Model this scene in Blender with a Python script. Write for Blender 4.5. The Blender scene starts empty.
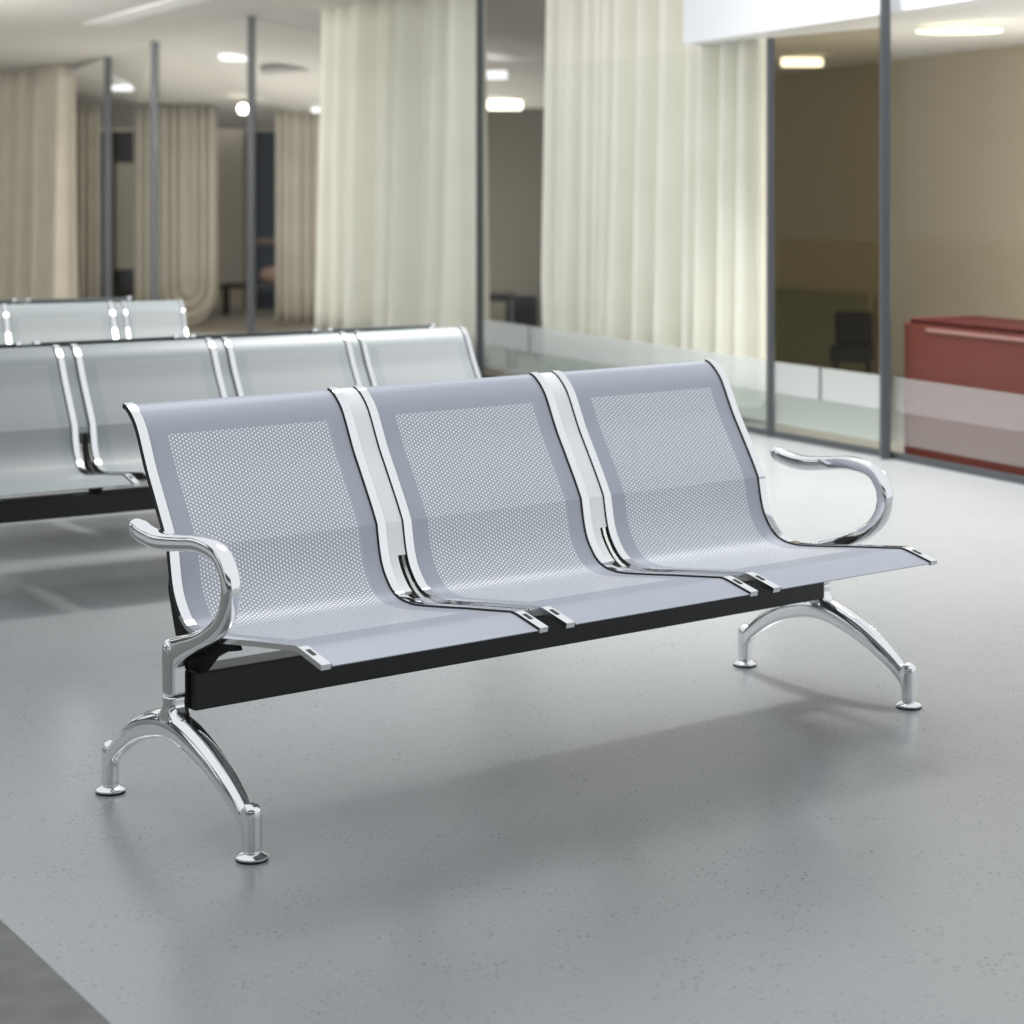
import bpy, bmesh, math, random
from mathutils import Vector, Matrix
random.seed(7)
C = bpy.context.scene.collection
F, CY, H = 2150.85, 169.64, 1.2911          # lens in pixels, horizon row, eye height


def at(px, py, Y):
    """point at distance Y ahead of the camera that stands on that line of sight"""
    return Vector(((px - 512) / F * Y, Y, H - (py - CY) / F * Y))


def zat(py, Y):
    return H - (py - CY) / F * Y


# ------------------------------------------------------------------ materials
def mat(name, col, rough=.5, metal=0., spec=.5, **kw):
    m = bpy.data.materials.new(name)
    m.use_nodes = True
    b = m.node_tree.nodes['Principled BSDF']
    b.inputs['Base Color'].default_value = (*col, 1)
    b.inputs['Roughness'].default_value = rough
    b.inputs['Metallic'].default_value = metal
    b.inputs['Specular IOR Level'].default_value = spec
    for k, v in kw.items():
        b.inputs[k].default_value = v
    return m


def N(m, typ, **kw):
    n = m.node_tree.nodes.new(typ)
    for k, v in kw.items():
        setattr(n, k, v)
    return n


def L(m, a, b):
    m.node_tree.links.new(a, b)


def math_node(m, op, a, b=None):
    n = N(m, 'ShaderNodeMath', operation=op)
    for i, v in enumerate((a, b)):
        if v is None:
            continue
        if isinstance(v, (int, float)):
            n.inputs[i].default_value = v
        else:
            L(m, v, n.inputs[i])
    return n.outputs[0]


def emit(name, col, s):
    m = bpy.data.materials.new(name)
    m.use_nodes = True
    b = m.node_tree.nodes['Principled BSDF']
    b.inputs['Base Color'].default_value = (*col, 1)
    b.inputs['Emission Color'].default_value = (*col, 1)
    b.inputs['Emission Strength'].default_value = s
    return m


def noise_mat(name, c1, c2, scale, rough=.5, detail=4, **kw):
    m = mat(name, c1, rough, **kw)
    b = m.node_tree.nodes['Principled BSDF']
    tc = N(m, 'ShaderNodeTexCoord')
    n = N(m, 'ShaderNodeTexNoise')
    n.inputs['Scale'].default_value = scale
    n.inputs['Detail'].default_value = detail
    L(m, tc.outputs['Object'], n.inputs['Vector'])
    mx = N(m, 'ShaderNodeMix', data_type='RGBA')
    mx.inputs[6].default_value = (*c1, 1)
    mx.inputs[7].default_value = (*c2, 1)
    r = N(m, 'ShaderNodeMapRange')
    r.inputs['From Min'].default_value = .35
    r.inputs['From Max'].default_value = .65
    L(m, n.outputs['Fac'], r.inputs['Value'])
    L(m, r.outputs[0], mx.inputs[0])
    L(m, mx.outputs[2], b.inputs['Base Color'])
    return m


def floor_mat():
    m = mat('speckled_vinyl', (.4, .4, .4), .25, spec=.5)
    b = m.node_tree.nodes['Principled BSDF']
    tc = N(m, 'ShaderNodeTexCoord')
    n1 = N(m, 'ShaderNodeTexNoise')
    n1.inputs['Scale'].default_value = 1.3
    n1.inputs['Detail'].default_value = 3
    L(m, tc.outputs['Object'], n1.inputs['Vector'])
    mx = N(m, 'ShaderNodeMix', data_type='RGBA')
    mx.inputs[6].default_value = (.30, .315, .317, 1)
    mx.inputs[7].default_value = (.335, .35, .352, 1)
    L(m, n1.outputs['Fac'], mx.inputs[0])
    # fine dark flecks
    v = N(m, 'ShaderNodeTexVoronoi')
    v.inputs['Scale'].default_value = 85
    L(m, tc.outputs['Object'], v.inputs['Vector'])
    r = N(m, 'ShaderNodeMapRange')
    r.inputs['From Min'].default_value = .18
    r.inputs['From Max'].default_value = .36
    r.inputs['To Min'].default_value = 1
    r.inputs['To Max'].default_value = 0
    L(m, v.outputs['Distance'], r.inputs['Value'])
    n2 = N(m, 'ShaderNodeTexNoise')
    n2.inputs['Scale'].default_value = 9
    n2.inputs['Detail'].default_value = 3
    L(m, tc.outputs['Object'], n2.inputs['Vector'])
    r2 = N(m, 'ShaderNodeMapRange')
    r2.inputs['From Min'].default_value = .38
    r2.inputs['From Max'].default_value = .62
    L(m, n2.outputs['Fac'], r2.inputs['Value'])
    # random per-fleck strength
    sep = N(m, 'ShaderNodeSeparateColor')
    L(m, v.outputs['Color'], sep.inputs[0])
    k = math_node(m, 'MULTIPLY', r.outputs[0], r2.outputs[0])
    k = math_node(m, 'MULTIPLY', k, sep.outputs[0])
    k = math_node(m, 'MULTIPLY', k, .75)
    mx2 = N(m, 'ShaderNodeMix', data_type='RGBA')
    L(m, k, mx2.inputs[0])
    L(m, mx.outputs[2], mx2.inputs[6])
    mx2.inputs[7].default_value = (.12, .12, .115, 1)
    L(m, mx2.outputs[2], b.inputs['Base Color'])
    return m


def sheet_mat(name='perforated_steel', col=(.42, .445, .505), dots=.95, metal=.2, rough=.42):
    """silver-blue painted steel with staggered punched dots (UV in metres)"""
    m = mat(name, col, rough, metal, .35)
    b = m.node_tree.nodes['Principled BSDF']
    uv = N(m, 'ShaderNodeUVMap', uv_map='UVMap')
    s = N(m, 'ShaderNodeSeparateXYZ')
    L(m, uv.outputs[0], s.inputs[0])
    SX, SY = .0152, .0088

    def lattice(off):
        a = math_node(m, 'ADD', math_node(m, 'DIVIDE', s.outputs[0], SX), off)
        c = math_node(m, 'ADD', math_node(m, 'DIVIDE', s.outputs[1], SY), off)
        a = math_node(m, 'MULTIPLY', math_node(m, 'SUBTRACT', math_node(m, 'FRACT', a), .5), SX)
        c = math_node(m, 'MULTIPLY', math_node(m, 'SUBTRACT', math_node(m, 'FRACT', c), .5), SY)
        return math_node(m, 'SQRT', math_node(m, 'ADD', math_node(m, 'MULTIPLY', a, a), math_node(m, 'MULTIPLY', c, c)))
    d = math_node(m, 'MINIMUM', lattice(0.), lattice(.5))
    dot = math_node(m, 'LESS_THAN', d, .00255)
    x0 = math_node(m, 'GREATER_THAN', s.outputs[0], .0445)
    x1 = math_node(m, 'LESS_THAN', s.outputs[0], .4395)
    y0 = math_node(m, 'GREATER_THAN', s.outputs[1], .092)
    y1 = math_node(m, 'LESS_THAN', s.outputs[1], .80)
    area = math_node(m, 'MULTIPLY', math_node(m, 'MULTIPLY', x0, x1), math_node(m, 'MULTIPLY', y0, y1))
    k = math_node(m, 'MULTIPLY', dot, area)
    mx = N(m, 'ShaderNodeMix', data_type='RGBA')
    mx.inputs[6].default_value = (*col, 1)
    mx.inputs[7].default_value = (dots, dots, dots, 1)
    L(m, k, mx.inputs[0])
    L(m, mx.outputs[2], b.inputs['Base Color'])
    return m


def glass_mat(name, col, sheen=0., sheen_col=(.8, .8, .8), refl=.06):
    m = bpy.data.materials.new(name)
    m.use_nodes = True
    nt = m.node_tree
    nt.nodes.remove(nt.nodes['Principled BSDF'])
    out = nt.nodes['Material Output']
    t = N(m, 'ShaderNodeBsdfTransparent')
    t.inputs[0].default_value = (*col, 1)
    g = N(m, 'ShaderNodeBsdfGlossy')
    g.inputs['Roughness'].default_value = .03
    g.inputs['Color'].default_value = (.9, .9, .9, 1)
    mx = N(m, 'ShaderNodeMixShader')
    mx.inputs[0].default_value = refl
    L(m, t.outputs[0], mx.inputs[1])
    L(m, g.outputs[0], mx.inputs[2])
    last = mx.outputs[0]
    if sheen:  # diffuse pale colour mixed in, a painted reflection
        d = N(m, 'ShaderNodeBsdfDiffuse')
        d.inputs[0].default_value = (*sheen_col, 1)
        m2 = N(m, 'ShaderNodeMixShader')
        m2.inputs[0].default_value = sheen
        L(m, last, m2.inputs[1])
        L(m, d.outputs[0], m2.inputs[2])
        last = m2.outputs[0]
    L(m, last, out.inputs['Surface'])
    return m


M = dict(
    chrome=mat('polished_chrome', (.86, .86, .87), .09, 1.),
    black=mat('black_powder_coat', (.012, .012, .012), .45),
    rubber=mat('black_rubber', (.01, .01, .01), .6),
    sheet=sheet_mat(),
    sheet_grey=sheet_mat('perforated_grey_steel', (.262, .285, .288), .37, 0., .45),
    white_strip=mat('white_enamel', (.95, .95, .95), .4),
    floor=floor_mat(),
    stone=noise_mat('grey_stone', (.115, .115, .11), (.15, .15, .143), 14, .55),
    ceil=mat('ceiling_paint', (.62, .61, .57), .8),
    ceil2=mat('ceiling_paint_white', (.70, .70, .70), .7),
    ceil_strip=mat('ceiling_strip_white', (.85, .85, .83), .6),
    cream=noise_mat('cream_drape', (.80, .78, .69), (.84, .82, .74), 3, .9),
    tan=noise_mat('tan_drape', (.50, .465, .40), (.55, .515, .445), 3, .9),
    tan_light=noise_mat('pale_tan_drape', (.72, .67, .57), (.77, .72, .62), 3, .9),
    post=mat('grey_metal_post', (.085, .092, .10), .4, .4),
    beige=mat('beige_wall', (.56, .49, .38), .8),
    olive=mat('olive_wall', (.09, .085, .064), .8),
    dark=mat('dark_wall', (.05, .047, .042), .7),
    grey_wall=mat('grey_wall', (.07, .07, .07), .7),
    brown=mat('brown_panel', (.20, .15, .11), .7),
    navy=mat('night_glass', (.02, .028, .045), .5, 0., .2),
    white=mat('white_fascia', (.72, .73, .75), .6),
    red=mat('red_lacquer', (.125, .030, .020), .5, 0., .25),
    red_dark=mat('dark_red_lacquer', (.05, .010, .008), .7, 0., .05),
    seatdark=mat('dark_upholstery', (.035, .038, .052), .7),
    furn=mat('black_furniture', (.01, .01, .01), .5),
    lamp=emit('warm_tube', (1, .93, .78), 3),
    lampw=emit('white_panel', (.95, .97, 1), .92),
    lampd=emit('dim_panel', (1, .95, .8), .9),
    bulb=emit('bulb_glow', (1, .95, .82), 12),
    vent=mat('grey_vent', (.35, .35, .34), .7),
    glass=glass_mat('clear_glass', (.985, .99, .985), refl=.012),
    tint=glass_mat('bronze_glass', (.74, .71, .62), refl=.01),
    band=glass_mat('reflection_band', (.95, .97, .96), .40, (.74, .76, .76)),  # diffuse white stands in for the room reflected in the glass
    band_thin=glass_mat('reflection_band_thin', (.97, .97, .97), .15, (.74, .76, .76)),
    haze_thin=glass_mat('reflection_haze_thin', (.95, .96, .95), .09, (.62, .66, .64)),
    haze=glass_mat('reflection_haze', (.9, .95, .92), .27, (.62, .66, .64)),
    pink=mat('blush_cushion', (.42, .27, .2), .8),
)


# ------------------------------------------------------------------ object helpers
def setp(o, label=None, cat=None, group=None, kind=None):
    for k, v in (('label', label), ('category', cat), ('group', group), ('kind', kind)):
        if v:
            o[k] = v
    return o


def link(name, data, parent=None):
    o = bpy.data.objects.new(name, data)
    C.objects.link(o)
    if parent:
        o.parent = parent
    return o


def mesh_from(bm, name, m, smooth=None):
    me = bpy.data.meshes.new(name)
    bmesh.ops.recalc_face_normals(bm, faces=bm.faces)
    bm.to_mesh(me)
    bm.free()
    for mm in (m if isinstance(m, (list, tuple)) else [m]):
        me.materials.append(mm)
    if smooth is not None:
        for p in me.polygons:
            p.use_smooth = True
        if smooth < 180:
            me.set_sharp_from_angle(angle=math.radians(smooth))
    return me


def add_box(bm, lo, hi, bev=0.):
    lo, hi = Vector(lo), Vector(hi)
    r = bmesh.ops.create_cube(bm, size=1)
    bmesh.ops.scale(bm, vec=hi - lo, verts=r['verts'])
    bmesh.ops.translate(bm, vec=(lo + hi) / 2, verts=r['verts'])
    if bev:
        es = list({e for v in r['verts'] for e in v.link_edges})
        bmesh.ops.bevel(bm, geom=es, offset=bev, segments=2, affect='EDGES', profile=.5)


def box_mesh(name, lo, hi, m, bev=0.):
    bm = bmesh.new()
    add_box(bm, lo, hi, bev)
    return mesh_from(bm, name, m)


def add_prism(bm, poly, z0, z1):
    """vertical prism over a plan polygon"""
    a = [bm.verts.new((x, y, z0)) for x, y in poly]
    b = [bm.verts.new((x, y, z1)) for x, y in poly]
    n = len(poly)
    bm.faces.new(a[::-1])
    bm.faces.new(b)
    for i in range(n):
        bm.faces.new((a[i], a[(i + 1) % n], b[(i + 1) % n], b[i]))


def add_slab(bm, corners, vec):
    """thick slab from a list of 3D corners pushed along vec"""
    a = [bm.verts.new(c) for c in corners]
    b = [bm.verts.new(Vector(c) + Vector(vec)) for c in corners]
    n = len(a)
    bm.faces.new(a)
    bm.faces.new(b[::-1])
    for i in range(n):
        bm.faces.new((a[i], b[i], b[(i + 1) % n], a[(i + 1) % n]))


def add_tube(bm, p, q, r, n=16, r2=None):
    p, q = Vector(p), Vector(q)
    d = q - p
    rot = d.to_track_quat('Z', 'Y').to_matrix().to_4x4()
    bmesh.ops.create_cone(bm, cap_ends=True, segments=n, radius1=r, radius2=r if r2 is None else r2,
                          depth=d.length, matrix=Matrix.Translation((p + q) / 2) @ rot)


def add_lathe(bm, prof, c, n=24):
    """prof: (r,z) pairs from bottom to top, closed at both ends"""
    rings = []
    for r, z in prof:
        if r < 1e-6:
            rings.append([bm.verts.new((c[0], c[1], c[2] + z))])
        else:
            rings.append([bm.verts.new((c[0] + r * math.cos(2 * math.pi * i / n), c[1] + r * math.sin(2 * math.pi * i / n), c[2] + z)) for i in range(n)])
    for a, b in zip(rings, rings[1:]):
        for i in range(n):
            j = (i + 1) % n
            if len(a) == 1:
                bm.faces.new((a[0], b[i], b[j]))
            elif len(b) == 1:
                bm.faces.new((a[i], a[j], b[0]))
            else:
                bm.faces.new((a[i], a[j], b[j], b[i]))


def catmull(P, n=8):
    out = []
    m = len(P)
    for i in range(m - 1):
        p0, p1, p2, p3 = P[max(i - 1, 0)], P[i], P[i + 1], P[min(i + 2, m - 1)]
        for k in range(n):
            t = k / n
            out.append(tuple(.5 * (2 * b + (c - a) * t + (2 * a - 5 * b + 4 * c - d) * t * t + (3 * b - a - 3 * c + d) * t ** 3)
                             for a, b, c, d in zip(p0, p1, p2, p3)))
    out.append(tuple(P[-1]))
    return out


def add_band(bm, P, n=28, ex=2.6):
    """sweep a rounded section along (y,z,half_thick,half_width) points lying in a plane x=const"""
    rings = []
    m = len(P)
    for i, (y, z, t, w) in enumerate(P):
        a, b = P[max(i - 1, 0)], P[min(i + 1, m - 1)]
        ty, tz = b[0] - a[0], b[1] - a[1]
        l = math.hypot(ty, tz)
        ny, nz = -tz / l, ty / l
        ring = []
        for k in range(n):
            th = 2 * math.pi * k / n
            c, s = math.cos(th), math.sin(th)
            u = math.copysign(abs(c) ** (2 / ex), c) * w
            v = math.copysign(abs(s) ** (2 / ex), s) * t
            ring.append(bm.verts.new((u, y + ny * v, z + nz * v)))
        rings.append(ring)
    for a, b in zip(rings, rings[1:]):
        for k in range(n):
            j = (k + 1) % n
            bm.faces.new((a[k], a[j], b[j], b[k]))
    bm.faces.new(rings[0][::-1])
    bm.faces.new(rings[-1])


# ------------------------------------------------------------------ the bench: meshes
SEG1 = [(.548, .802), (.532, .797), (.513, .783), (.495, .764), (.481, .741), (.465, .709), (.447, .674), (.424, .637), (.400, .598), (.377, .560), (.359, .527)]
SEG2 = [(.359, .527), (.3535, .496), (.3465, .464), (.336, .436), (.318, .410), (.298, .391), (.270, .379), (.235, .375), (.2, .376), (.12, .385), (.04, .395), (-.04, .404), (-.108, .412)]
SEG3 = [(-.108, .412), (-.125, .410), (-.158, .402), (-.198, .392)]
PROF = catmull(SEG1, 3)[:-1] + catmull(SEG2, 4)[:-1] + catmull(SEG3, 3)


def offset_profile(P, d):
    out = []
    for i, (y, z) in enumerate(P):
        a, b = P[max(i - 1, 0)], P[min(i + 1, len(P) - 1)]
        ty, tz = b[0] - a[0], b[1] - a[1]
        l = math.hypot(ty, tz)
        # front/top side normal of a profile running top -> front
        out.append((y + tz / l * d, z - ty / l * d))
    return out


def strip(bm, P, x0, x1, d0, d1, uv=None, y_min=None):
    """bar following the profile between offsets d0 (under) and d1 (upper)"""
    A, B = offset_profile(P, d1), offset_profile(P, d0)
    v = [[bm.verts.new((x, y, z)) for (y, z) in Q] for Q in (A, B) for x in (x0, x1)]   # A0 A1 B0 B1
    A0, A1, B0, B1 = v
    arc = 0
    lay = bm.loops.layers.uv.get('UVMap') if uv else None
    arcs = [0]
    for i in range(1, len(P)):
        arc += math.hypot(P[i][0] - P[i - 1][0], P[i][1] - P[i - 1][1])
        arcs.append(arc)
    for i in range(len(P) - 1):
        f = bm.faces.new((A0[i], A1[i], A1[i + 1], A0[i + 1]))
        g = bm.faces.new((B0[i + 1], B1[i + 1], B1[i], B0[i]))
        bm.faces.new((A0[i + 1], B0[i + 1], B0[i], A0[i]))
        bm.faces.new((A1[i], B1[i], B1[i + 1], A1[i + 1]))
        if uv:
            for face in (f, g):
                for l in face.loops:
                    k = i if (l.vert in (A0[i], A1[i], B0[i], B1[i])) else i + 1
                    l[lay].uv = (l.vert.co.x - x0, arcs[k])
    bm.faces.new((A0[0], B0[0], B1[0], A1[0]))
    bm.faces.new((A1[-1], B1[-1], B0[-1], A0[-1]))


SEAT_W = .532
FR = .024


def build_meshes():
    D = {}
    bm = bmesh.new()
    bm.loops.layers.uv.new('UVMap')
    strip(bm, PROF, FR + .001, SEAT_W - FR - .001, -.0018, 0, uv=True)
    D['sheet'] = mesh_from(bm, 'sheet', M['sheet'], 7)
    D['sheet_grey'] = D['sheet'].copy()
    D['sheet_grey'].materials[0] = M['sheet_grey']
    # chrome side frame: U bar, slightly proud, rounded by a bevel
    bm = bmesh.new()
    strip(bm, PROF, -FR / 2 + .0014, FR / 2 - .0012, -.006, .0045)
    es = [e for e in bm.edges if abs(e.calc_face_angle(0)) > 1.2]
    bmesh.ops.bevel(bm, geom=es, offset=.0022, segments=2, affect='EDGES')
    D['frame'] = mesh_from(bm, 'side_frame', M['chrome'], 35)
    bm = bmesh.new()
    strip(bm, PROF, -FR / 2, -FR / 2 + .0014, -.004, .0036)  # black strip standing in for the dark reflection on the chrome side
    strip(bm, [p for p in PROF if p[1] > .40 and p[0] > .28], FR / 2 - .0014, FR / 2, -.006, .0030)
    D['dark_edge'] = mesh_from(bm, 'dark_edge', M['rubber'], 20)
    # dark slot in the frame's front end
    bm = bmesh.new()
    strip(bm, [p for p in PROF if -.172 < p[0] < -.128], -.004, .005, .003, .0051)
    D['slot'] = mesh_from(bm, 'slot', M['rubber'])
    bm = bmesh.new()
    strip(bm, [p for p in PROF if p[1] > .455 and p[0] > .29], 0, .042, -.008, .001)
    strip(bm, [p for p in PROF if .386 < p[1] < .52 and p[0] > .28], 0, .022, -.008, .0006)
    D['filler'] = mesh_from(bm, 'filler_strip', M['white_strip'], 7)
    bm = bmesh.new()
    strip(bm, [p for p in PROF if p[0] < .272 and p[0] > -.085], 0, .042, -.012, -.003)
    D['filler_low'] = mesh_from(bm, 'seat_filler', M['chrome'], 7)
    bm = bmesh.new()
    strip(bm, [p for p in PROF if p[1] > .50 and p[0] > .29], 0, .042, -.010, -.003)
    D['filler_grey'] = mesh_from(bm, 'filler_grey', M['sheet_grey'], 7)
    # bracket plate
    under = offset_profile([p for p in PROF if p[1] < .50 and p[0] > .10], -.009)
    poly = [(under[0][0] + .008, under[0][1] + .006)] + under + [(.112, .366), (.16, .356), (.20, .338), (.245, .300), (.315, .300), (.345, .352), (.362, .400), (.377, .445)]
    bm = bmesh.new()
    a = [bm.verts.new((-.007, y, z)) for y, z in poly]
    b = [bm.verts.new((.007, y, z)) for y, z in poly]
    n = len(poly)
    bm.faces.new(a)
    bm.faces.new(b[::-1])
    for i in range(n):
        bm.faces.new((a[i], b[i], b[(i + 1) % n], a[(i + 1) % n]))
    D['bracket'] = mesh_from(bm, 'support_bracket', mat('bracket_paint', (.012, .012, .012), .55, 0., .25))
    bm = bmesh.new()
    add_tube(bm, (-.009, .235, .345), (.009, .235, .345), .0065, 12)
    D['bolt'] = mesh_from(bm, 'bolt', M['chrome'], 30)
    # armrest: one swept band from the tip round the loop and down into the post
    arm = [(.446, .567, .0105, .017), (.432, .562, .0125, .0205), (.402, .555, .0125, .021), (.341, .550, .0125, .020), (.254, .559, .0115, .020),
           (.185, .566, .0115, .020), (.118, .556, .0115, .020), (.086, .526, .0115, .020), (.076, .494, .0115, .020), (.083, .458, .0115, .020),
           (.108, .424, .0115, .020), (.149, .396, .012, .020), (.195, .375, .013, .020), (.240, .358, .016, .0205), (.282, .340, .020, .021)]
    bm = bmesh.new()
    arm = [(y, z, t * 1.48, w * .88) for y, z, t, w in arm]
    add_band(bm, catmull(arm, 8), ex=3.2)
    r = bmesh.ops.create_uvsphere(bm, u_segments=20, v_segments=12, radius=1)
    bmesh.ops.scale(bm, vec=(.0175, .012, .0145), verts=r['verts'])
    bmesh.ops.translate(bm, vec=(0, .445, .568), verts=r['verts'])
    post = [(.289, .257, .022, .0235), (.289, .29, .022, .0235), (.289, .33, .022, .0235), (.288, .352, .021, .022), (.286, .362, .013, .015)]
    add_band(bm, catmull(post, 6), ex=3.4)
    D['arm'] = mesh_from(bm, 'armrest', M['chrome'], 180)
    # leg: hub, arch and two foot columns
    bm = bmesh.new()
    hub = [(.289, .254, .022, .0235), (.289, .235, .022, .0235), (.289, .222, .029, .0245), (.289, .206, .045, .0255), (.289, .190, .062, .0235)]
    add_band(bm, catmull(hub, 6), ex=3)
    arch = [(.553, .066, .0125, .0125), (.540, .085, .0135, .0135), (.512, .108, .015, .015), (.462, .142, .018, .018), (.405, .169, .021, .020), (.340, .188, .0235, .0215),
            (.289, .193, .024, .022), (.235, .186, .0235, .0215), (.165, .163, .0215, .020), (.100, .132, .0185, .018), (.045, .097, .016, .015), (.015, .070, .0145, .0135), (.003, .050, .013, .0125)]
    arch = [(y, z, t * 1.25, w * 1.25) for y, z, t, w in arch]
    add_band(bm, catmull(arch, 8), ex=2.3)
    for y in (0, .557):
        add_lathe(bm, [(0, .016), (.018, .016), (.019, .02), (.019, .086), (.018, .095), (.014, .103), (.007, .1075), (0, .109)], (0, y, 0), 28)
    D['leg'] = mesh_from(bm, 'leg', M['chrome'], 180)
    bm = bmesh.new()
    add_lathe(bm, [(0, .0035), (.029, .0035), (.031, .005), (.031, .008), (.029, .010), (.021, .014), (.012, .018), (.010, .026), (0, .026)], (0, 0, 0), 32)
    bmr = bmesh.new()
    add_lathe(bmr, [(0, 0), (.0295, 0), (.0305, .0015), (.0305, .004), (0, .004)], (0, 0, 0), 32)
    D['pad'] = mesh_from(bmr, 'rubber_base', M['rubber'], 40)
    D['foot'] = mesh_from(bm, 'foot_pad', M['chrome'], 40)
    return D


MD = build_meshes()


def remesh_mods(o, vox, it):
    r = o.modifiers.new('remesh', 'REMESH')
    r.mode = 'VOXEL'
    r.voxel_size = vox
    r.use_smooth_shade = True
    s = o.modifiers.new('smooth', 'SMOOTH')
    s.factor = .5
    s.iterations = it


def bake(o):
    dg = bpy.context.evaluated_depsgraph_get()
    me = bpy.data.meshes.new_from_object(o.evaluated_get(dg))
    for p in me.polygons:
        p.use_smooth = True
    me.materials.clear()
    me.materials.append(M['chrome'])
    return me


for key, vox, it in (('arm', .0022, 6), ('leg', .0024, 10)):
    tmp = link('tmp', MD[key])
    remesh_mods(tmp, vox, it)
    bpy.context.view_layer.update()
    me = bake(tmp)
    bpy.data.objects.remove(tmp)
    me.name = key + '_cast'
    MD[key] = me

X0, PITCH = .0232, .5763


def bench(name, loc, rz, label, seats, x_leg0, x_leg1, scale=1., brackets=True, group=None, filler=True):
    """seats: list of (x, width)"""
    r = link(name, None)
    r.location = loc
    r.rotation_euler = (0, 0, rz)
    r.scale = (scale,) * 3
    setp(r, label, 'bench', group)
    bm = bmesh.new()
    add_box(bm, (x_leg0 + .0235, .252, .224), (x_leg1 - .0235, .322, .300), .004)
    add_box(bm, (x_leg0 + .005, .274, .232), (x_leg1 - .005, .304, .292))
    link('beam', mesh_from(bm, 'beam', M['black']), r)
    for x in (x_leg0, x_leg1):
        a = link('armrest', MD['arm'], r)
        a.location.x = x
        l = link('leg', MD['leg'], r)
        l.location.x = x
        for y in (0, .557):
            f = link('foot_pad', MD['foot'], l)
            f.location = (0, y, 0)
            f = link('rubber_base', MD['pad'], l)
            f.location = (0, y, 0)
    for k, (x, w) in enumerate(seats):
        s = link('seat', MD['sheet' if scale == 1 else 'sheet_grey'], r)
        s.location.x = x
        s.scale.x = w / SEAT_W
        for fx in (FR / 2, SEAT_W - FR / 2):
            f = link('side_frame', MD['frame'], s)
            f['label'] = 'polished chrome side rail'
            f.location.x = fx
            g = link('dark_edge', MD['dark_edge'], s)
            g.location.x = fx
            if fx < .1:
                g.rotation_euler = (0, 0, 0)
                g.scale.x = -1
            g = link('slot', MD['slot'], s)
            g.location.x = fx
        if k + 1 < len(seats):
            nx = seats[k + 1][0]
            if filler:
                t = link('filler_strip', MD['filler'], r)
                t['label'] = 'white strip between two seat backs'
                t.location.x = x + w + .001
                t.scale.x = (nx - x - w - .002) / .042
                t2 = link('seat_filler', MD['filler_low'], r)
                t2.location.x, t2.scale.x = t.location.x, t.scale.x
            if not filler:
                t = link('filler_strip', MD['filler_grey'], r)
                t.location.x = x + w + .001
                t.scale.x = (nx - x - w - .002) / .042
            xs = [x + w + (nx - x - w) * .72]
        else:
            xs = []
        if k == 0:
            xs.append(x + .018)
        if k == len(seats) - 1:
            xs.append(x + w - .018)
        if brackets:
            for xx in xs:
                b = link('support_bracket', MD['bracket'], r)
                b.location.x = xx
                bo = link('bolt', MD['bolt'], b)
    return r


YAW = .6703
cy_, sy_ = math.cos(YAW), math.sin(YAW)
bench('waiting_bench', (cy_ * 2.1179 - sy_ * 3.4547, sy_ * 2.1179 + cy_ * 3.4547, 0), YAW,
      'silver perforated three seat bench with chrome arms standing alone in the foreground',
      [(X0 + k * PITCH, SEAT_W) for k in range(3)], 0, 1.8364)

# row behind, facing the same way
S1 = .8946
ex = [-.5763 - .02, -.012, .592, 1.168, 1.715]
seats1 = [(a + .044, b - a - .044) for a, b in zip(ex, ex[1:])]
T1 = .57554
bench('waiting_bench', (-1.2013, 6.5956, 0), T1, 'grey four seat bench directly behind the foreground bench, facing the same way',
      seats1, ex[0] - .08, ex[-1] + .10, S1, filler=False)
# its back-to-back partner
c1, s1 = math.cos(T1), math.sin(T1)
def local1(x, y):
    return (-1.2013 + (c1 * x - s1 * y) * S1, 6.5956 + (s1 * x + c1 * y) * S1, 0)
e2 = [-.66, -.06, .57, 1.17, 1.72]
far_end = 1.74
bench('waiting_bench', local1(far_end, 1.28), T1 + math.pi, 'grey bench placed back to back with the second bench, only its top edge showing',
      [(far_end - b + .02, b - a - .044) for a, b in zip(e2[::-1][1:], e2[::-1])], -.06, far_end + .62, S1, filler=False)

# rows further left
def bench_at_edge(px, py, ang, xr, label, seats, scale):
    """places a bench so that its local x = xr top edge is seen at (px, py)"""
    zt = .802 * scale
    Y = (H - zt) * F / (py - CY)
    P = at(px, py, Y)
    c, s = math.cos(ang), math.sin(ang)
    lx, ly = xr * scale, .548 * scale
    loc = (P.x - (c * lx - s * ly), P.y - (s * lx + c * ly), 0)
    return bench('waiting_bench', loc, ang, label, seats, -.08, seats[-1][0] + seats[-1][1] + .1, scale, filler=False), loc

st2 = [(-PITCH, SEAT_W), (0, SEAT_W), (PITCH, .30)]
bench_at_edge(112, 302, .42, SEAT_W, 'grey bench far left in the second row, with a narrow seat at its right end', st2, S1)
bench_at_edge(132, 297, .42 + math.pi, 0, 'grey bench farthest left and farthest back, only its top edge showing',
              [(k * PITCH, SEAT_W) for k in range(3)], S1)

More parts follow.
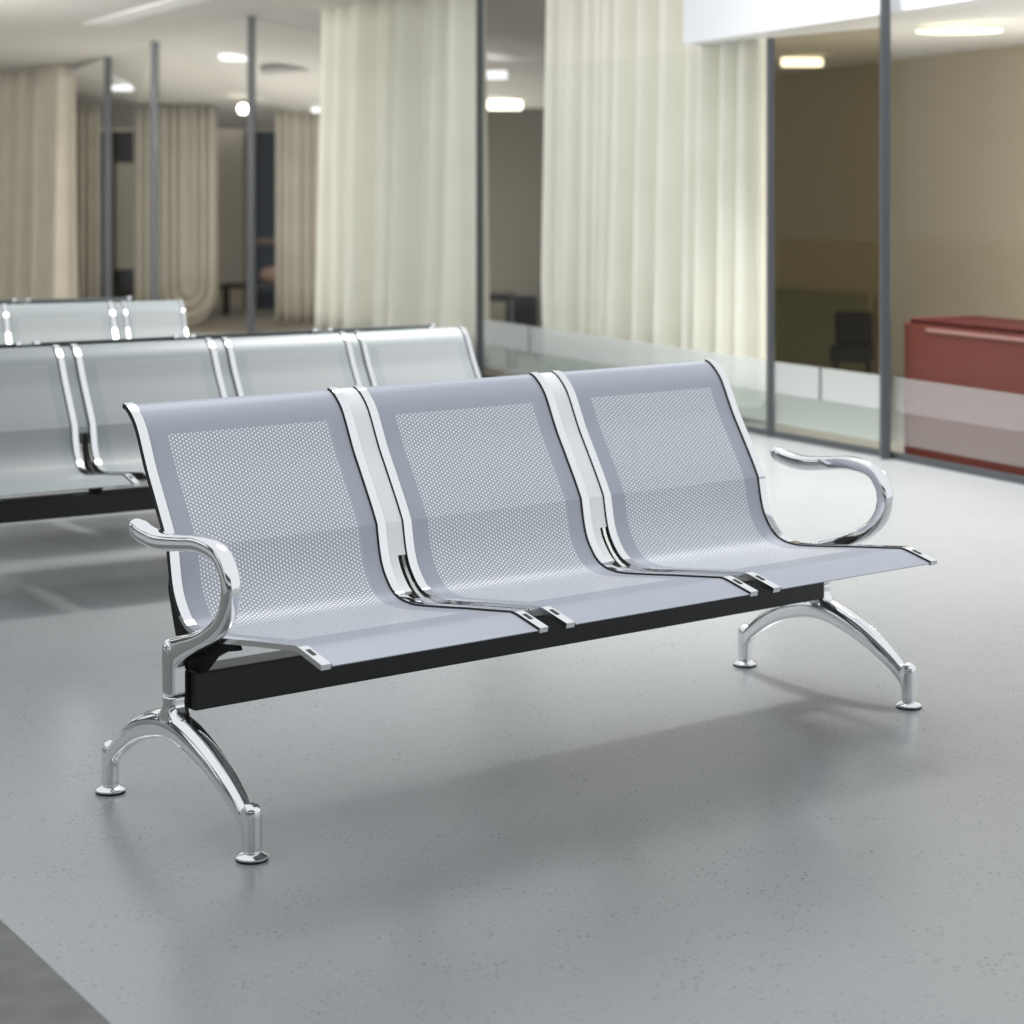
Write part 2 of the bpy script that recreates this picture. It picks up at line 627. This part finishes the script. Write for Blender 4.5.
# ------------------------------------------------------------------ the room
# glass wall line, near to far: posts stand on it
WALL = [(2.62, 7.80), (1.68, 9.64), (1.25, 10.40), (-.20, 13.35), (-2.06, 17.0), (-3.37, 20.3), (-4.32, 23.0), (-5.07, 24.8), (-6.66, 28.0)]
CH = 2.5
bm = bmesh.new()
add_prism(bm, [(-11, -5), (9, -5), (9, 22), (2.2, 22), (-.12, 13.4), (-2.06, 16.9), (-11, 17.6)], -.7, 0)
setp(link('floor', mesh_from(bm, 'floor', M['floor'])), kind='structure')
bm = bmesh.new()
add_prism(bm, [(-.881, 3.70), (-.607, 3.25), (-.607 + 1.35, 3.25 - 2.2), (-3, 1.05), (-3, 7.2)], .0002, .002)
setp(link('floor', mesh_from(bm, 'floor_stone', M['stone'])), kind='structure')
bm = bmesh.new()
add_prism(bm, [(2.2, 22), (-.12, 13.4), (-2.06, 16.9), (-11, 17.6), (-14, 28), (-14, 33), (2.2, 33)], -.75, -.6)
setp(link('floor', mesh_from(bm, 'floor_lower', mat('tan_floor', (.30, .26, .21), .6))), kind='structure')
# hall ceiling: above the hall, up to the glass line
bm = bmesh.new()
add_prism(bm, [(-11, 13.6), (-.33, 13.6)] + WALL[4:] + [(-11, 28)], CH, CH + .12)
setp(link('ceiling', mesh_from(bm, 'ceiling', M['ceil'])), kind='structure')
# ceiling behind the glass, sloping down to the far wall
G = [(-6.66, 28.0, CH), (-5.07, 24.8, CH), (-4.32, 23.0, CH), (-3.37, 20.3, CH), (-2.06, 17.0, CH), (-.20, 13.35, CH), (1.05, 10.8, CH)]
FARW = [at(-60, 128, 31), at(130, 129, 29.5), at(300, 129, 29), at(478, 113, 24), at(780, 104, 20)]
bm = bmesh.new()
lo = [Vector(g) for g in G]
hi = [Vector((-9, 32, 1.9))] + FARW
a = [bm.verts.new(v) for v in lo]
b = [bm.verts.new(v) for v in hi]
ia = ib = 0
while ia < len(a) - 1 or ib < len(b) - 1:
    if ib == len(b) - 1 or (ia < len(a) - 1 and (ia + 1) / len(a) <= (ib + 1) / len(b)):
        bm.faces.new((a[ia], a[ia + 1], b[ib]))
        ia += 1
    else:
        bm.faces.new((a[ia], b[ib + 1], b[ib]))
        ib += 1
bmesh.ops.recalc_face_normals(bm, faces=bm.faces)
ext = bmesh.ops.extrude_face_region(bm, geom=bm.faces[:])
bmesh.ops.translate(bm, vec=(0, 0, .1), verts=[v for v in ext['geom'] if isinstance(v, bmesh.types.BMVert)])
setp(link('ceiling', mesh_from(bm, 'ceiling_inner', M['ceil'])), kind='structure')


def wall_seg(name, p, q, z0, z1, m, t=.1):
    """vertical wall, thickness away from the camera"""
    p, q = Vector((p[0], p[1])), Vector((q[0], q[1]))
    d = (q - p).normalized()
    n = Vector((-d.y, d.x))
    if n.y < 0:
        n = -n
    bm = bmesh.new()
    add_prism(bm, [p, q, q + n * t, p + n * t], z0, z1)
    return setp(link(name, mesh_from(bm, name, m)), kind='structure')


wall_seg('wall_back', FARW[0], FARW[2] + Vector((.8, 0, 0)), -.6, 2.6, M['beige'])
wall_seg('wall_back', FARW[3] + Vector((-.9, .6, 0)), FARW[4], -.6, 2.6, M['olive'])


def wall_panel(name, x0, x1, y0, y1, Y, m, d=.05, kind='structure'):
    p, q = at(x0, y0, Y), at(x1, y1, Y)
    bm = bmesh.new()
    add_box(bm, (p.x, Y - d, q.z), (q.x, Y, p.z))
    return setp(link(name, mesh_from(bm, name, m)), kind=kind)


wall_panel('trim_1', 96, 116, 131, 309, 28.9, M['dark'])
wall_panel('trim_2', 112, 137, 131, 163, 28.85, M['dark'])
wall_panel('door_1', 244, 257, 131, 309, 28.9, M['brown'])
w = wall_panel('window_9', 257, 284, 131, 309, 28.85, M['navy'])
for (xa, xb, ya, yb) in ((257, 279, 238, 244),):
    p, q = at(xa, ya, 28.8), at(xb, yb, 28.8)
    o = link('transom', box_mesh('transom', (p.x, 28.74, q.z), (q.x, 28.8, p.z), M['brown']), w)

# the hall's window walls, added beside and behind the camera to darken chrome reflections
def pier_wall(name, p, q, n, top=3.4, sill=1.25):
    p, q = Vector(p), Vector(q)
    d = (q - p)
    nr = Vector((-d.y, d.x)).normalized() * .2
    o = None
    bm = bmesh.new()
    add_prism(bm, [p, q, q + nr, p + nr], 0, sill)
    add_prism(bm, [p, q, q + nr, p + nr], 2.7, top)
    u = d.normalized()
    for i in range(n + 1):
        a = p + d * (i / n) - u * .65
        add_prism(bm, [a, a + u * 1.3, a + u * 1.3 + nr, a + nr], sill, 2.7)
    setp(link(name, mesh_from(bm, name, M['grey_wall'])), kind='structure')


pier_wall('wall_rear', (8, -4.6), (-9, -4.6), 5, 5.6)
pier_wall('wall_left', (-9, -4.6), (-9, 16), 6, 3.4, .6)

# canopy over the reception: white fascia and grey soffit
cA, cB, cC = at(683, 44, 10.95), at(888, 13, 9.71), at(1100, -20, 8.42)
n_in = Vector((.891, .453, 0))
bkB, bkA = at(1024, 45, 12.7), at(775, 76, 14.6)
bk0 = bkB + (bkB - bkA) * .9
bkL = Vector((1.9, 14.3, 2.0))
bm = bmesh.new()
for tri in ((cA, cB, cC),):
    up = Vector((0, 0, .26))
    f = [cA, cB, cC]
    inn = [p + n_in * .06 for p in f]
    V = lambda p: bm.verts.new(p)
    a = [V(p) for p in f]; b = [V(p + up) for p in f]; c = [V(p) for p in inn]; d = [V(p + up) for p in inn]
    for i in range(2):
        bm.faces.new((a[i], a[i + 1], b[i + 1], b[i]))
        bm.faces.new((c[i + 1], c[i], d[i], d[i + 1]))
        bm.faces.new((a[i + 1], a[i], c[i], c[i + 1]))
        bm.faces.new((b[i], b[i + 1], d[i + 1], d[i]))
    bm.faces.new((a[0], b[0], d[0], c[0]))
    bm.faces.new((a[2], c[2], d[2], b[2]))
setp(link('trim_3', mesh_from(bm, 'fascia', M['white'])), kind='structure')
bm = bmesh.new()
pts = [cA + n_in * .06, cB + n_in * .06, cC + n_in * .06, bk0, bkB, bkA]
pts = [p + Vector((0, 0, .004)) for p in pts]
vs = [bm.verts.new(p) for p in pts]
cen = bm.verts.new(sum(pts, Vector()) / 6)
top = [bm.verts.new(p + Vector((0, 0, .25))) for p in pts]
for i in range(6):
    j = (i + 1) % 6
    bm.faces.new((vs[i], vs[j], cen))
    bm.faces.new((vs[i], top[i], top[j], vs[j]))
bm.faces.new(top)
setp(link('ceiling', mesh_from(bm, 'soffit', M['ceil2'])), kind='structure')
wall_seg('wall_right', bkA + (bkA - bkB) * .02, bk0, 0, 2.25, M['beige'])

# ---- glass bays
DIR = Vector((-.453, .891, 0))


def bay(name, p, q, z1, pane, skirt=True):
    p, q = Vector((*p, 0)), Vector((*q, 0))
    d = (q - p).normalized()
    n = Vector((d.y, -d.x, 0))
    if n.x < 0:
        n = -n

    def slab(nm, z0, zz, m, t, off=0, parent=None, p_=p, q_=q):
        bm = bmesh.new()
        a, b = p_ + n * off, q_ + n * off
        add_prism(bm, [a.xy, b.xy, (b + n * t).xy, (a + n * t).xy], z0, zz)
        return link(nm, mesh_from(bm, nm, m), parent)
    return slab, p, q, d, n


def glass_bay(name, p, q, z1, m, skirt=True, seams=(), z0=0., band='band', haze='haze'):
    slab, P, Q, d, n = bay(name, p, q, z1, m)
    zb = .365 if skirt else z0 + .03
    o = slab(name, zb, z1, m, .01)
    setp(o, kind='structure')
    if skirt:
        slab('reflection_band', .215, .365, M[band], .01, parent=o)  # pale strip painted on the pane in place of a reflection
        slab('reflection_haze', .07, .215, M[haze], .01, parent=o)  # weaker zone below, same reflection put into the colour
        for s in seams:
            c = P + d * s
            slab('seam', .215, .365, M['post'], .012, -.001, parent=o, p_=c, q_=c + d * .012)
    slab('bottom_rail', z0 + .001, z0 + .03, M['post'], .03, -.01, parent=o)
    return o


def post(name, x, y, z1, w=.05, z0=0.):
    o = link(name, box_mesh(name, (x - w / 2, y - .03, z0), (x + w / 2, y + .03, z1), M['post'], .004))
    return setp(o, kind='structure')


def soff(t):
    return cA.lerp(cB, t).z


glass_bay('window_1', WALL[0], WALL[1], 1.98, M['glass'], seams=(.95,), band='band_thin', haze='haze_thin')
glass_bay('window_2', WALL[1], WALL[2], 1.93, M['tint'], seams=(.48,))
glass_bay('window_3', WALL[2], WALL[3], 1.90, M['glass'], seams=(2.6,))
for i in range(3, 8):
    glass_bay('window_%d' % (i + 1), WALL[i], WALL[i + 1], CH, M['glass'], skirt=False, z0=0. if i == 3 else -.6)
post('trim_4', 1.665, 9.60, 2.5, .042)
post('trim_5', 1.25, 10.40, 1.93, .036)
post('trim_6', -.20, 13.33, 2.5, .045)
post('trim_7', -2.06, 17.0, 2.5, .06)
post('trim_8', -3.37, 20.3, 2.5, .07, z0=-.6)
post('trim_9', -4.32, 23.0, 2.5, .075, z0=-.6)


# ---- drapes
def drape(name, label, p, q, z0, z1, folds, amp, m, hem=None, group='drapes along the glass wall', seed=1, edge=None):
    rnd = random.Random(seed)
    p, q = Vector((p[0], p[1], 0)), Vector((q[0], q[1], 0))
    d = q - p
    n = Vector((d.y, -d.x, 0)).normalized()
    nu, nv = folds * 12, 14
    ph, amps = [], []
    x = 0
    jit = [rnd.uniform(.6, 1.4) for _ in range(folds + 1)]
    tot = sum(jit[:folds])
    bm = bmesh.new()
    rows = []
    for j in range(nv + 1):
        v = j / nv
        row = []
        for i in range(nu + 1):
            u = i / nu
            # uneven fold spacing
            acc, k, uu = 0, 0, u * tot
            while k < folds - 1 and acc + jit[k] < uu:
                acc += jit[k]
                k += 1
            w = k + (uu - acc) / jit[k]
            a = amp * (.55 + .45 * jit[k]) * (.65 + .35 * v)
            dis = a * math.sin(2 * math.pi * w) + a * .35 * math.sin(4 * math.pi * w + jit[k] * 3 + v * .6)
            drift = .012 * math.sin(v * 2.2 + jit[k] * 5)
            zb = z0 + (hem(u) if hem else 0)
            P = p + d * (u + drift * .25) + n * dis
            if edge:
                P += d * edge(u, v)
            row.append(bm.verts.new((P.x, P.y, z1 + (zb - z1) * v)))
        rows.append(row)
    for r0, r1 in zip(rows, rows[1:]):
        for i in range(nu):
            bm.faces.new((r0[i], r0[i + 1], r1[i + 1], r1[i]))
    o = link(name, mesh_from(bm, name, m, 180))
    s = o.modifiers.new('thick', 'SOLIDIFY')
    s.thickness = .006
    return setp(o, label, 'curtain', group)


def on_wall(px, off, a=WALL[2], b=WALL[3]):
    """plan point at column px on the line a-b pushed inwards by off"""
    a, b = Vector(a), Vector(b)
    d = (b - a).normalized()
    n = Vector((d.y, -d.x))
    if n.x < 0:
        n = -n
    a = a + n * off
    k = (px - 512) / F
    t = (k * a.y - a.x) / (d.x - k * d.y)
    return a + d * t


# cream drape B: right of the centre
p, q = on_wall(552, .22), on_wall(760, .22)
drape('drape', 'wide cream floor length curtain behind the right hand seat of the front bench', p, q, .07, 2.49, 13, .11, M['cream'],
      hem=lambda u: .10 * max(0, 1 - u / .08) ** 2 + .05 * max(0, (u - .93) / .07), seed=4,
      edge=lambda u, v: (.03 * max(0, v - .8) / .2 * max(0, 1 - u / .2)))
p, q = on_wall(330, .22, WALL[3], WALL[4]), on_wall(477, .16, WALL[3], WALL[4])
drape('drape', 'cream curtain left of the slim post, behind the middle of the front bench', p, q, .08, 2.49, 10, .13, M['cream'], seed=9)
p, q = Vector((-6.66, 28.0)) + Vector((.22, .1)), at(46, 70, 25.6)
drape('drape', 'tan curtain at the far left edge, hanging under the ceiling', (at(-12, 80, 27.6).x, 27.6), (p2 := at(47, 70, 25.8)).xy, -.5, zat(72, 26.6), 9, .17, M['tan_light'], seed=3)
drape('drape', 'narrow tan curtain on the right side of the far left curtain', at(45, 66, 25.1).xy, at(71, 66, 24.5).xy, -.5, zat(65, 24.6), 4, .11, M['tan_light'], seed=5)
# far drapes
YF = 26.0
zt = zat(107, YF)
drape('drape', 'dim tan curtain hanging between the far left curtain and a post', at(72, 107, YF).xy, at(101, 107, YF).xy, -.59, zt, 4, .06, M['tan'], seed=6, group='far tan drapes')
drape('drape', 'tan curtain panel right of the bulb lamp, hanging far back', at(276, 107, YF).xy, at(330, 107, YF).xy, -.56, zt, 6, .07, M['tan'], seed=8, group='far tan drapes')


def swag():
    root = link('drape', None)
    root.location = at(176, 107, YF)
    root.location.z = -.58
    setp(root, 'tan curtain with a looped up swag hem, hanging far back at left', 'curtain', 'far tan drapes')
    ox, oz = root.location.x, root.location.z
    # straight panel
    x0, x1 = at(134, 0, YF).x - ox, at(164, 0, YF).x - ox
    bm = bmesh.new()
    rows = []
    for j in range(9):
        v = j / 8
        rows.append([bm.verts.new((x0 + (x1 - x0) * i / 48, .05 * math.sin(i / 48 * 4 * 2 * math.pi + .4 * v), (zt - oz) * (1 - v))) for i in range(49)])
    for r0, r1 in zip(rows, rows[1:]):
        for i in range(48):
            bm.faces.new((r0[i], r0[i + 1], r1[i + 1], r1[i]))
    o = link('straight_panel', mesh_from(bm, 'straight_panel', M['tan'], 180), root)
    o.modifiers.new('thick', 'SOLIDIFY').thickness = .006
    # looped panel: U shaped threads
    xl, xr = at(160, 0, YF).x - ox, at(218, 0, YF).x - ox
    xc, W = (xl + xr) / 2, (xr - xl) / 2
    zc = zat(285, YF) - oz
    drop = zat(324, YF) - oz
    bm = bmesh.new()
    rows = []
    ns, ntv, nta = 40, 10, 24
    for i in range(ns + 1):
        s = .04 + .96 * i / ns
        y = -.06 + .055 * math.sin(s * 2 * math.pi * 3.5)
        row = []
        for k in range(ntv):
            row.append((xc - W * s, y, (zt - oz) + (zc - zt + oz) * k / ntv))
        for k in range(nta + 1):
            th = math.pi * k / nta
            row.append((xc - W * s * math.cos(th), y - .03 * math.sin(th), zc - (zc - drop) * s * math.sin(th)))
        for k in range(ntv):
            row.append((xc + W * s, y, zc + (zt - oz - zc) * (k + 1) / ntv))
        rows.append([bm.verts.new(c) for c in row])
    for r0, r1 in zip(rows, rows[1:]):
        for i in range(len(r0) - 1):
            bm.faces.new((r0[i], r0[i + 1], r1[i + 1], r1[i]))
    # close the slit in the middle
    m0 = rows[0]
    nn = len(m0)
    for i in range(nn // 2 - 1):
        bm.faces.new((m0[i], m0[i + 1], m0[nn - 2 - i], m0[nn - 1 - i]))
    o = link('looped_panel', mesh_from(bm, 'looped_panel', M['tan'], 180), root)
    o.modifiers.new('thick', 'SOLIDIFY').thickness = .006


swag()

# ---- reception desk
A = Vector((*on_wall(904, .06, WALL[1], WALL[0]), 0))
dd = Vector((.94, -1.84, 0)).normalized()
nn = Vector((-dd.y, dd.x, 0))
if nn.x < 0:
    nn = -nn
r = link('reception_desk', None)
r.location = A
r.rotation_euler = (0, 0, math.atan2(dd.y, dd.x))
setp(r, 'red lacquered reception desk behind the glass at the right edge', 'desk')
HD = .628
link('front_panel', box_mesh('front_panel', (0, 0, .02), (2.2, .04, HD - .02), M['red'], .004), r)
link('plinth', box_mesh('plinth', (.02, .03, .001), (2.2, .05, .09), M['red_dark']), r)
link('side_panel', box_mesh('side_panel', (0, .04, .02), (.04, .40, HD), M['red'], .004), r)
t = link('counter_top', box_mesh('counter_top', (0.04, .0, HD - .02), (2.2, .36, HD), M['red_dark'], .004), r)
link('edge_strip', box_mesh('edge_strip', (.16, -.004, HD - .052), (2.2, .012, HD - .036), mat('edge_metal', (.30, .16, .14), .4), .002), r)
link('back_board', box_mesh('back_board', (.04, .36, .02), (2.2, .40, HD), M['red'], .004), r)


# ---- small furniture behind the glass
def chair(name, label, loc, rz, w=.5, group=None, cat='chair', m=M['seatdark']):
    r = link(name, None)
    r.location = loc
    r.rotation_euler = (0, 0, rz)
    setp(r, label, cat, group)
    link('seat', box_mesh('seat', (-w / 2, -.25, .22), (w / 2, .25, .40), m, .03), r)
    bm = bmesh.new()
    add_box(bm, (-w / 2 + .02, .16, .38), (w / 2 - .02, .28, .78), .04)
    link('backrest', mesh_from(bm, 'backrest', m), r)
    for sx in (-1, 1):
        for sy in (-1, 1):
            bm = bmesh.new()
            add_tube(bm, (sx * (w / 2 - .05), sy * .2, 0), (sx * (w / 2 - .05), sy * .2, .23), .015, 8)
            link('leg', mesh_from(bm, 'leg', M['furn']), r)
    return r


def table(name, label, loc, lx, ly, h, group=None):
    r = link(name, None)
    r.location = loc
    setp(r, label, 'table', group)
    link('table_top', box_mesh('table_top', (-lx / 2, -ly / 2, h - .06), (lx / 2, ly / 2, h), M['furn'], .008), r)
    for sx in (-1, 1):
        for sy in (-1, 1):
            bm = bmesh.new()
            add_box(bm, (sx * (lx / 2 - .06) - .025, sy * (ly / 2 - .06) - .025, 0), (sx * (lx / 2 - .06) + .025, sy * (ly / 2 - .06) + .025, h - .06))
            link('leg', mesh_from(bm, 'leg', M['furn']), r)
    return r


# room at the right: dark armchair, panelled lower wall
P = at(852, 362, 13.2)
a = chair('armchair', 'low dark armchair behind the tinted glass, left of the tall post', (P.x, 13.2, 0), -.25)
a.scale = (.5, .5, .53)
dB = (bkB - bkA).xy.normalized()
nB = Vector((dB.y, -dB.x))
if nB.y > 0:
    nB = -nB
bm = bmesh.new()
a, b = bkA.xy + nB * .03, bkA.xy + (bkB - bkA).xy * .44 + nB * .03
add_prism(bm, [a, b, b + nB * .03, a + nB * .03], .001, .49)
setp(link('trim_10', mesh_from(bm, 'wainscot', mat('olive_panel', (.34, .33, .25), .7))), kind='structure')

# between the two cream drapes: black table with chairs
table('side_table', 'black table between the two cream curtains, seen through glass', (at(497, 0, 20.6).x, 20.6, -.6), .34, .5, zat(295, 20.4) + .6)
a = chair('armchair', 'black chair beside the black table between the two cream curtains', (at(526, 0, 19.6).x, 19.6, -.6), .1, .38, m=M['furn'])
a.scale = (.72, .72, .94)
r = link('sideboard', None)
r.location = (at(118, 0, 28.2).x, 28.2, -.6)
setp(r, 'black sideboard under the dark opening at far left', 'cabinet')
hb = zat(270, 28.0) + .6
link('body', box_mesh('body', (-.24, -.2, .05), (.24, .2, hb - .04), M['furn'], .006), r)
link('top_board', box_mesh('top_board', (-.26, -.22, hb - .04), (.26, .22, hb), M['furn'], .004), r)
link('plinth', box_mesh('plinth', (-.22, -.18, 0), (.22, .18, .05), M['dark']), r)
table('side_table', 'narrow black shelf table right of the swag curtain', (at(256, 0, 28.0).x, 28.0, -.6), .9, .45, zat(284, 27.8) + .6)
o = link('cushion', None)
bm = bmesh.new()
bmesh.ops.create_uvsphere(bm, u_segments=20, v_segments=12, radius=1)
bmesh.ops.scale(bm, vec=(.16, .1, .11), verts=bm.verts)
bpy.data.objects.remove(o)
o = link('cushion', mesh_from(bm, 'cushion', M['pink'], 180))
o.location = (at(272, 0, 28.0).x, 28.0, zat(284, 27.8) + .111)
setp(o, 'blush round cushion on the narrow black shelf table', 'cushion')


# ---- ceiling lamps
def ceil_lamp(name, label, px, py, Y, w, d, m, round_=False, group=None, rz=0., power=0, col=(1, .93, .8), h=.02):
    P = at(px, py, Y)
    bm = bmesh.new()
    if round_:
        bmesh.ops.create_cone(bm, cap_ends=True, segments=40, radius1=w / 2, radius2=w / 2, depth=h)
        bmesh.ops.scale(bm, vec=(1, d / w, 1), verts=bm.verts)
    else:
        add_box(bm, (-w / 2, -d / 2, -h / 2), (w / 2, d / 2, h / 2), min(h, d, w) * .3)
    o = link(name, mesh_from(bm, name, m, 30))
    o.location = P
    o.rotation_euler.z = rz
    setp(o, label, 'light' if 'lamp' in name else 'vent', group)
    if power:
        l = bpy.data.lights.new(name + '_light', 'AREA')
        l.energy = power
        l.size = max(w, .15)
        l.color = col
        lo = link(name + '_light', l)
        lo.location = P + Vector((0, 0, -.05))
    return o


ceil_lamp('tube_lamp', 'short warm glowing tube lamp under the right hand soffit', 802, 62.5, 12.6, .25, .05, M['lamp'], h=.055)
ceil_lamp('tube_lamp', 'bright warm tube lamp between the two cream curtains', 505, 105, 22.0, .36, .08, M['lamp'], h=.10)
ceil_lamp('panel_lamp', 'white panel lamp above the warm tube between the cream curtains', 492, 75, 18.0, .26, .5, M['lampw'], h=.055)
ceil_lamp('panel_lamp', 'white panel lamp on the ceiling left of the tall post', 234, 57.5, 20.4, .25, .3, M['lampw'], h=.055)
ceil_lamp('panel_lamp', 'white panel lamp between the two far left posts', 121, 88, 24.7, .25, .3, M['lampw'], h=.055)
ceil_lamp('recessed_lamp', 'dim oval lamp on the ceiling right of the tall post', 289, 38.5, 18.8, .27, .9, M['lampd'], True, h=.03)
ceil_lamp('recessed_lamp', 'large oval recessed lamp in the soffit at upper right', 959, 31, 10.6, .42, .42, M['lampd'], True, h=.012)
ceil_lamp('small_lamp', 'small white lamp at the left edge of the cream curtain', 317, 110, 25.0, .12, .2, M['lampw'], h=.05)
ceil_lamp('ceiling_vent', 'grey round vent on the ceiling left of the cream curtain', 293, 72, 21.5, .62, 2.0, M['vent'], True, h=.03)
bm = bmesh.new()
bmesh.ops.create_uvsphere(bm, u_segments=20, v_segments=14, radius=.058)
o = link('bulb_lamp', mesh_from(bm, 'bulb_lamp', M['bulb'], 180))
o.location = at(243, 109, 25.0)
setp(o, 'round glowing bulb hanging left of the tall post', 'light')
bm = bmesh.new()
add_tube(bm, (0, 0, .06), (0, 0, .30), .01, 8)
link('stem', mesh_from(bm, 'stem', M['post']), o)
# pale slot in the hall ceiling
bm = bmesh.new()
p, q = Vector((-3.37, 17.8, 0)), Vector((-2.1, 14.95, 0))
d = (q - p).normalized() * .0
n = Vector((.16, .08, 0))
add_prism(bm, [(p - n).xy, (p + n * .3).xy, (q + n * .3).xy, (q - n).xy], CH - .012, CH - .001)
setp(link('trim_11', mesh_from(bm, 'ceiling_slot', M['ceil_strip'])), kind='structure')


# ------------------------------------------------------------------ light
def area(name, loc, target, sx, sy, power, col=(1, 1, 1)):
    l = bpy.data.lights.new(name, 'AREA')
    l.shape = 'RECTANGLE'
    l.size, l.size_y = sx, sy
    l.energy = power
    l.color = col
    o = link(name, l)
    o.location = loc
    o.rotation_euler = (Vector(target) - Vector(loc)).to_track_quat('-Z', 'Y').to_euler()
    return o


def point(name, loc, power, r, col):
    l = bpy.data.lights.new(name, 'POINT')
    l.energy, l.shadow_soft_size, l.color = power, r, col
    o = link(name, l)
    o.location = loc
    return o


def spot(name, loc, target, power, ang, r, col):
    l = bpy.data.lights.new(name, 'SPOT')
    l.energy, l.shadow_soft_size, l.color = power, r, col
    l.spot_size, l.spot_blend = math.radians(ang), 1.
    o = link(name, l)
    o.location = loc
    o.rotation_euler = (Vector(target) - Vector(loc)).to_track_quat('-Z', 'Y').to_euler()
    return o


spot('floor_fill_spot', (1.15, 8.9, 5.2), (1.0, 8.5, 0), 2500, 78, .4, (1, .99, .98))  # unseen spot added to brighten the floor at the right back
area('hall_extra_light', (.2, 7.4, 5.0), (.2, 5.2, 0), 1.8, 1.8, 58, (1, .99, .97))  # unseen light added above and behind the bench for its leg shadows
area('drape_fill', (-3.4, 8.6, 2.3), (-.2, 13.2, 1.2), 1.2, 1.2, 100, (1, .98, .94))  # added fill out of view, brightens the cream drapes
area('hall_extra_light', (-4.4, 13.95, 2.4), (-5.8, 23.5, .6), 1.4, .5, 150, (1, .97, .92))  # added just out of view to brighten the far left curtains
point('reception_fill', (3.25, 10.6, .85), 75, .15, (1, .93, .8))  # unseen fill added low at the right to brighten the reception wall
area('reception_up_fill', (2.6, 10.6, .2), (2.4, 11.0, 2), .8, .8, 6, (1, .97, .92))  # fill added to lighten the soffit, no fixture stands here
area('lounge_lamp', (-2.6, 22.5, 1.75), (-2.6, 22.5, -.4), 2, 1.5, 45, (1, .95, .86))
area('lounge_up_fill', (-2.2, 22.0, -.55), (-2.2, 22.0, 2), 3, 5, 120, (1, .97, .92))  # unseen upward fill added for the sloping lounge ceiling
area('hall_up_fill', (-5.2, 15.0, .02), (-5.2, 19.0, 2.5), 3, 1.5, 110, (1, .98, .95))  # added at floor level out of sight, brightens the hall ceiling
w = bpy.data.worlds.new('daylight')
bpy.context.scene.world = w
w.use_nodes = True
w.node_tree.nodes['Background'].inputs[0].default_value = (.93, .97, 1, 1)
w.node_tree.nodes['Background'].inputs[1].default_value = .96

# ------------------------------------------------------------------ camera
cam = bpy.data.cameras.new('camera')
cam.sensor_width = 36
cam.lens = F / 1024 * 36
cam.shift_x = 0
cam.shift_y = -(512 - CY) / 1024
cam.clip_end = 200
cam.dof.use_dof = True
cam.dof.focus_distance = 4.45
cam.dof.aperture_fstop = cam.lens / 1000 / .018
co = link('camera', cam)
co.location = (0, 0, H)
co.rotation_euler = (math.pi / 2, 0, 0)
sc = bpy.context.scene
sc.camera = co
sc.view_settings.view_transform = 'Standard'
sc.view_settings.look = 'None'
sc.view_settings.exposure = 0
sc.view_settings.gamma = 1
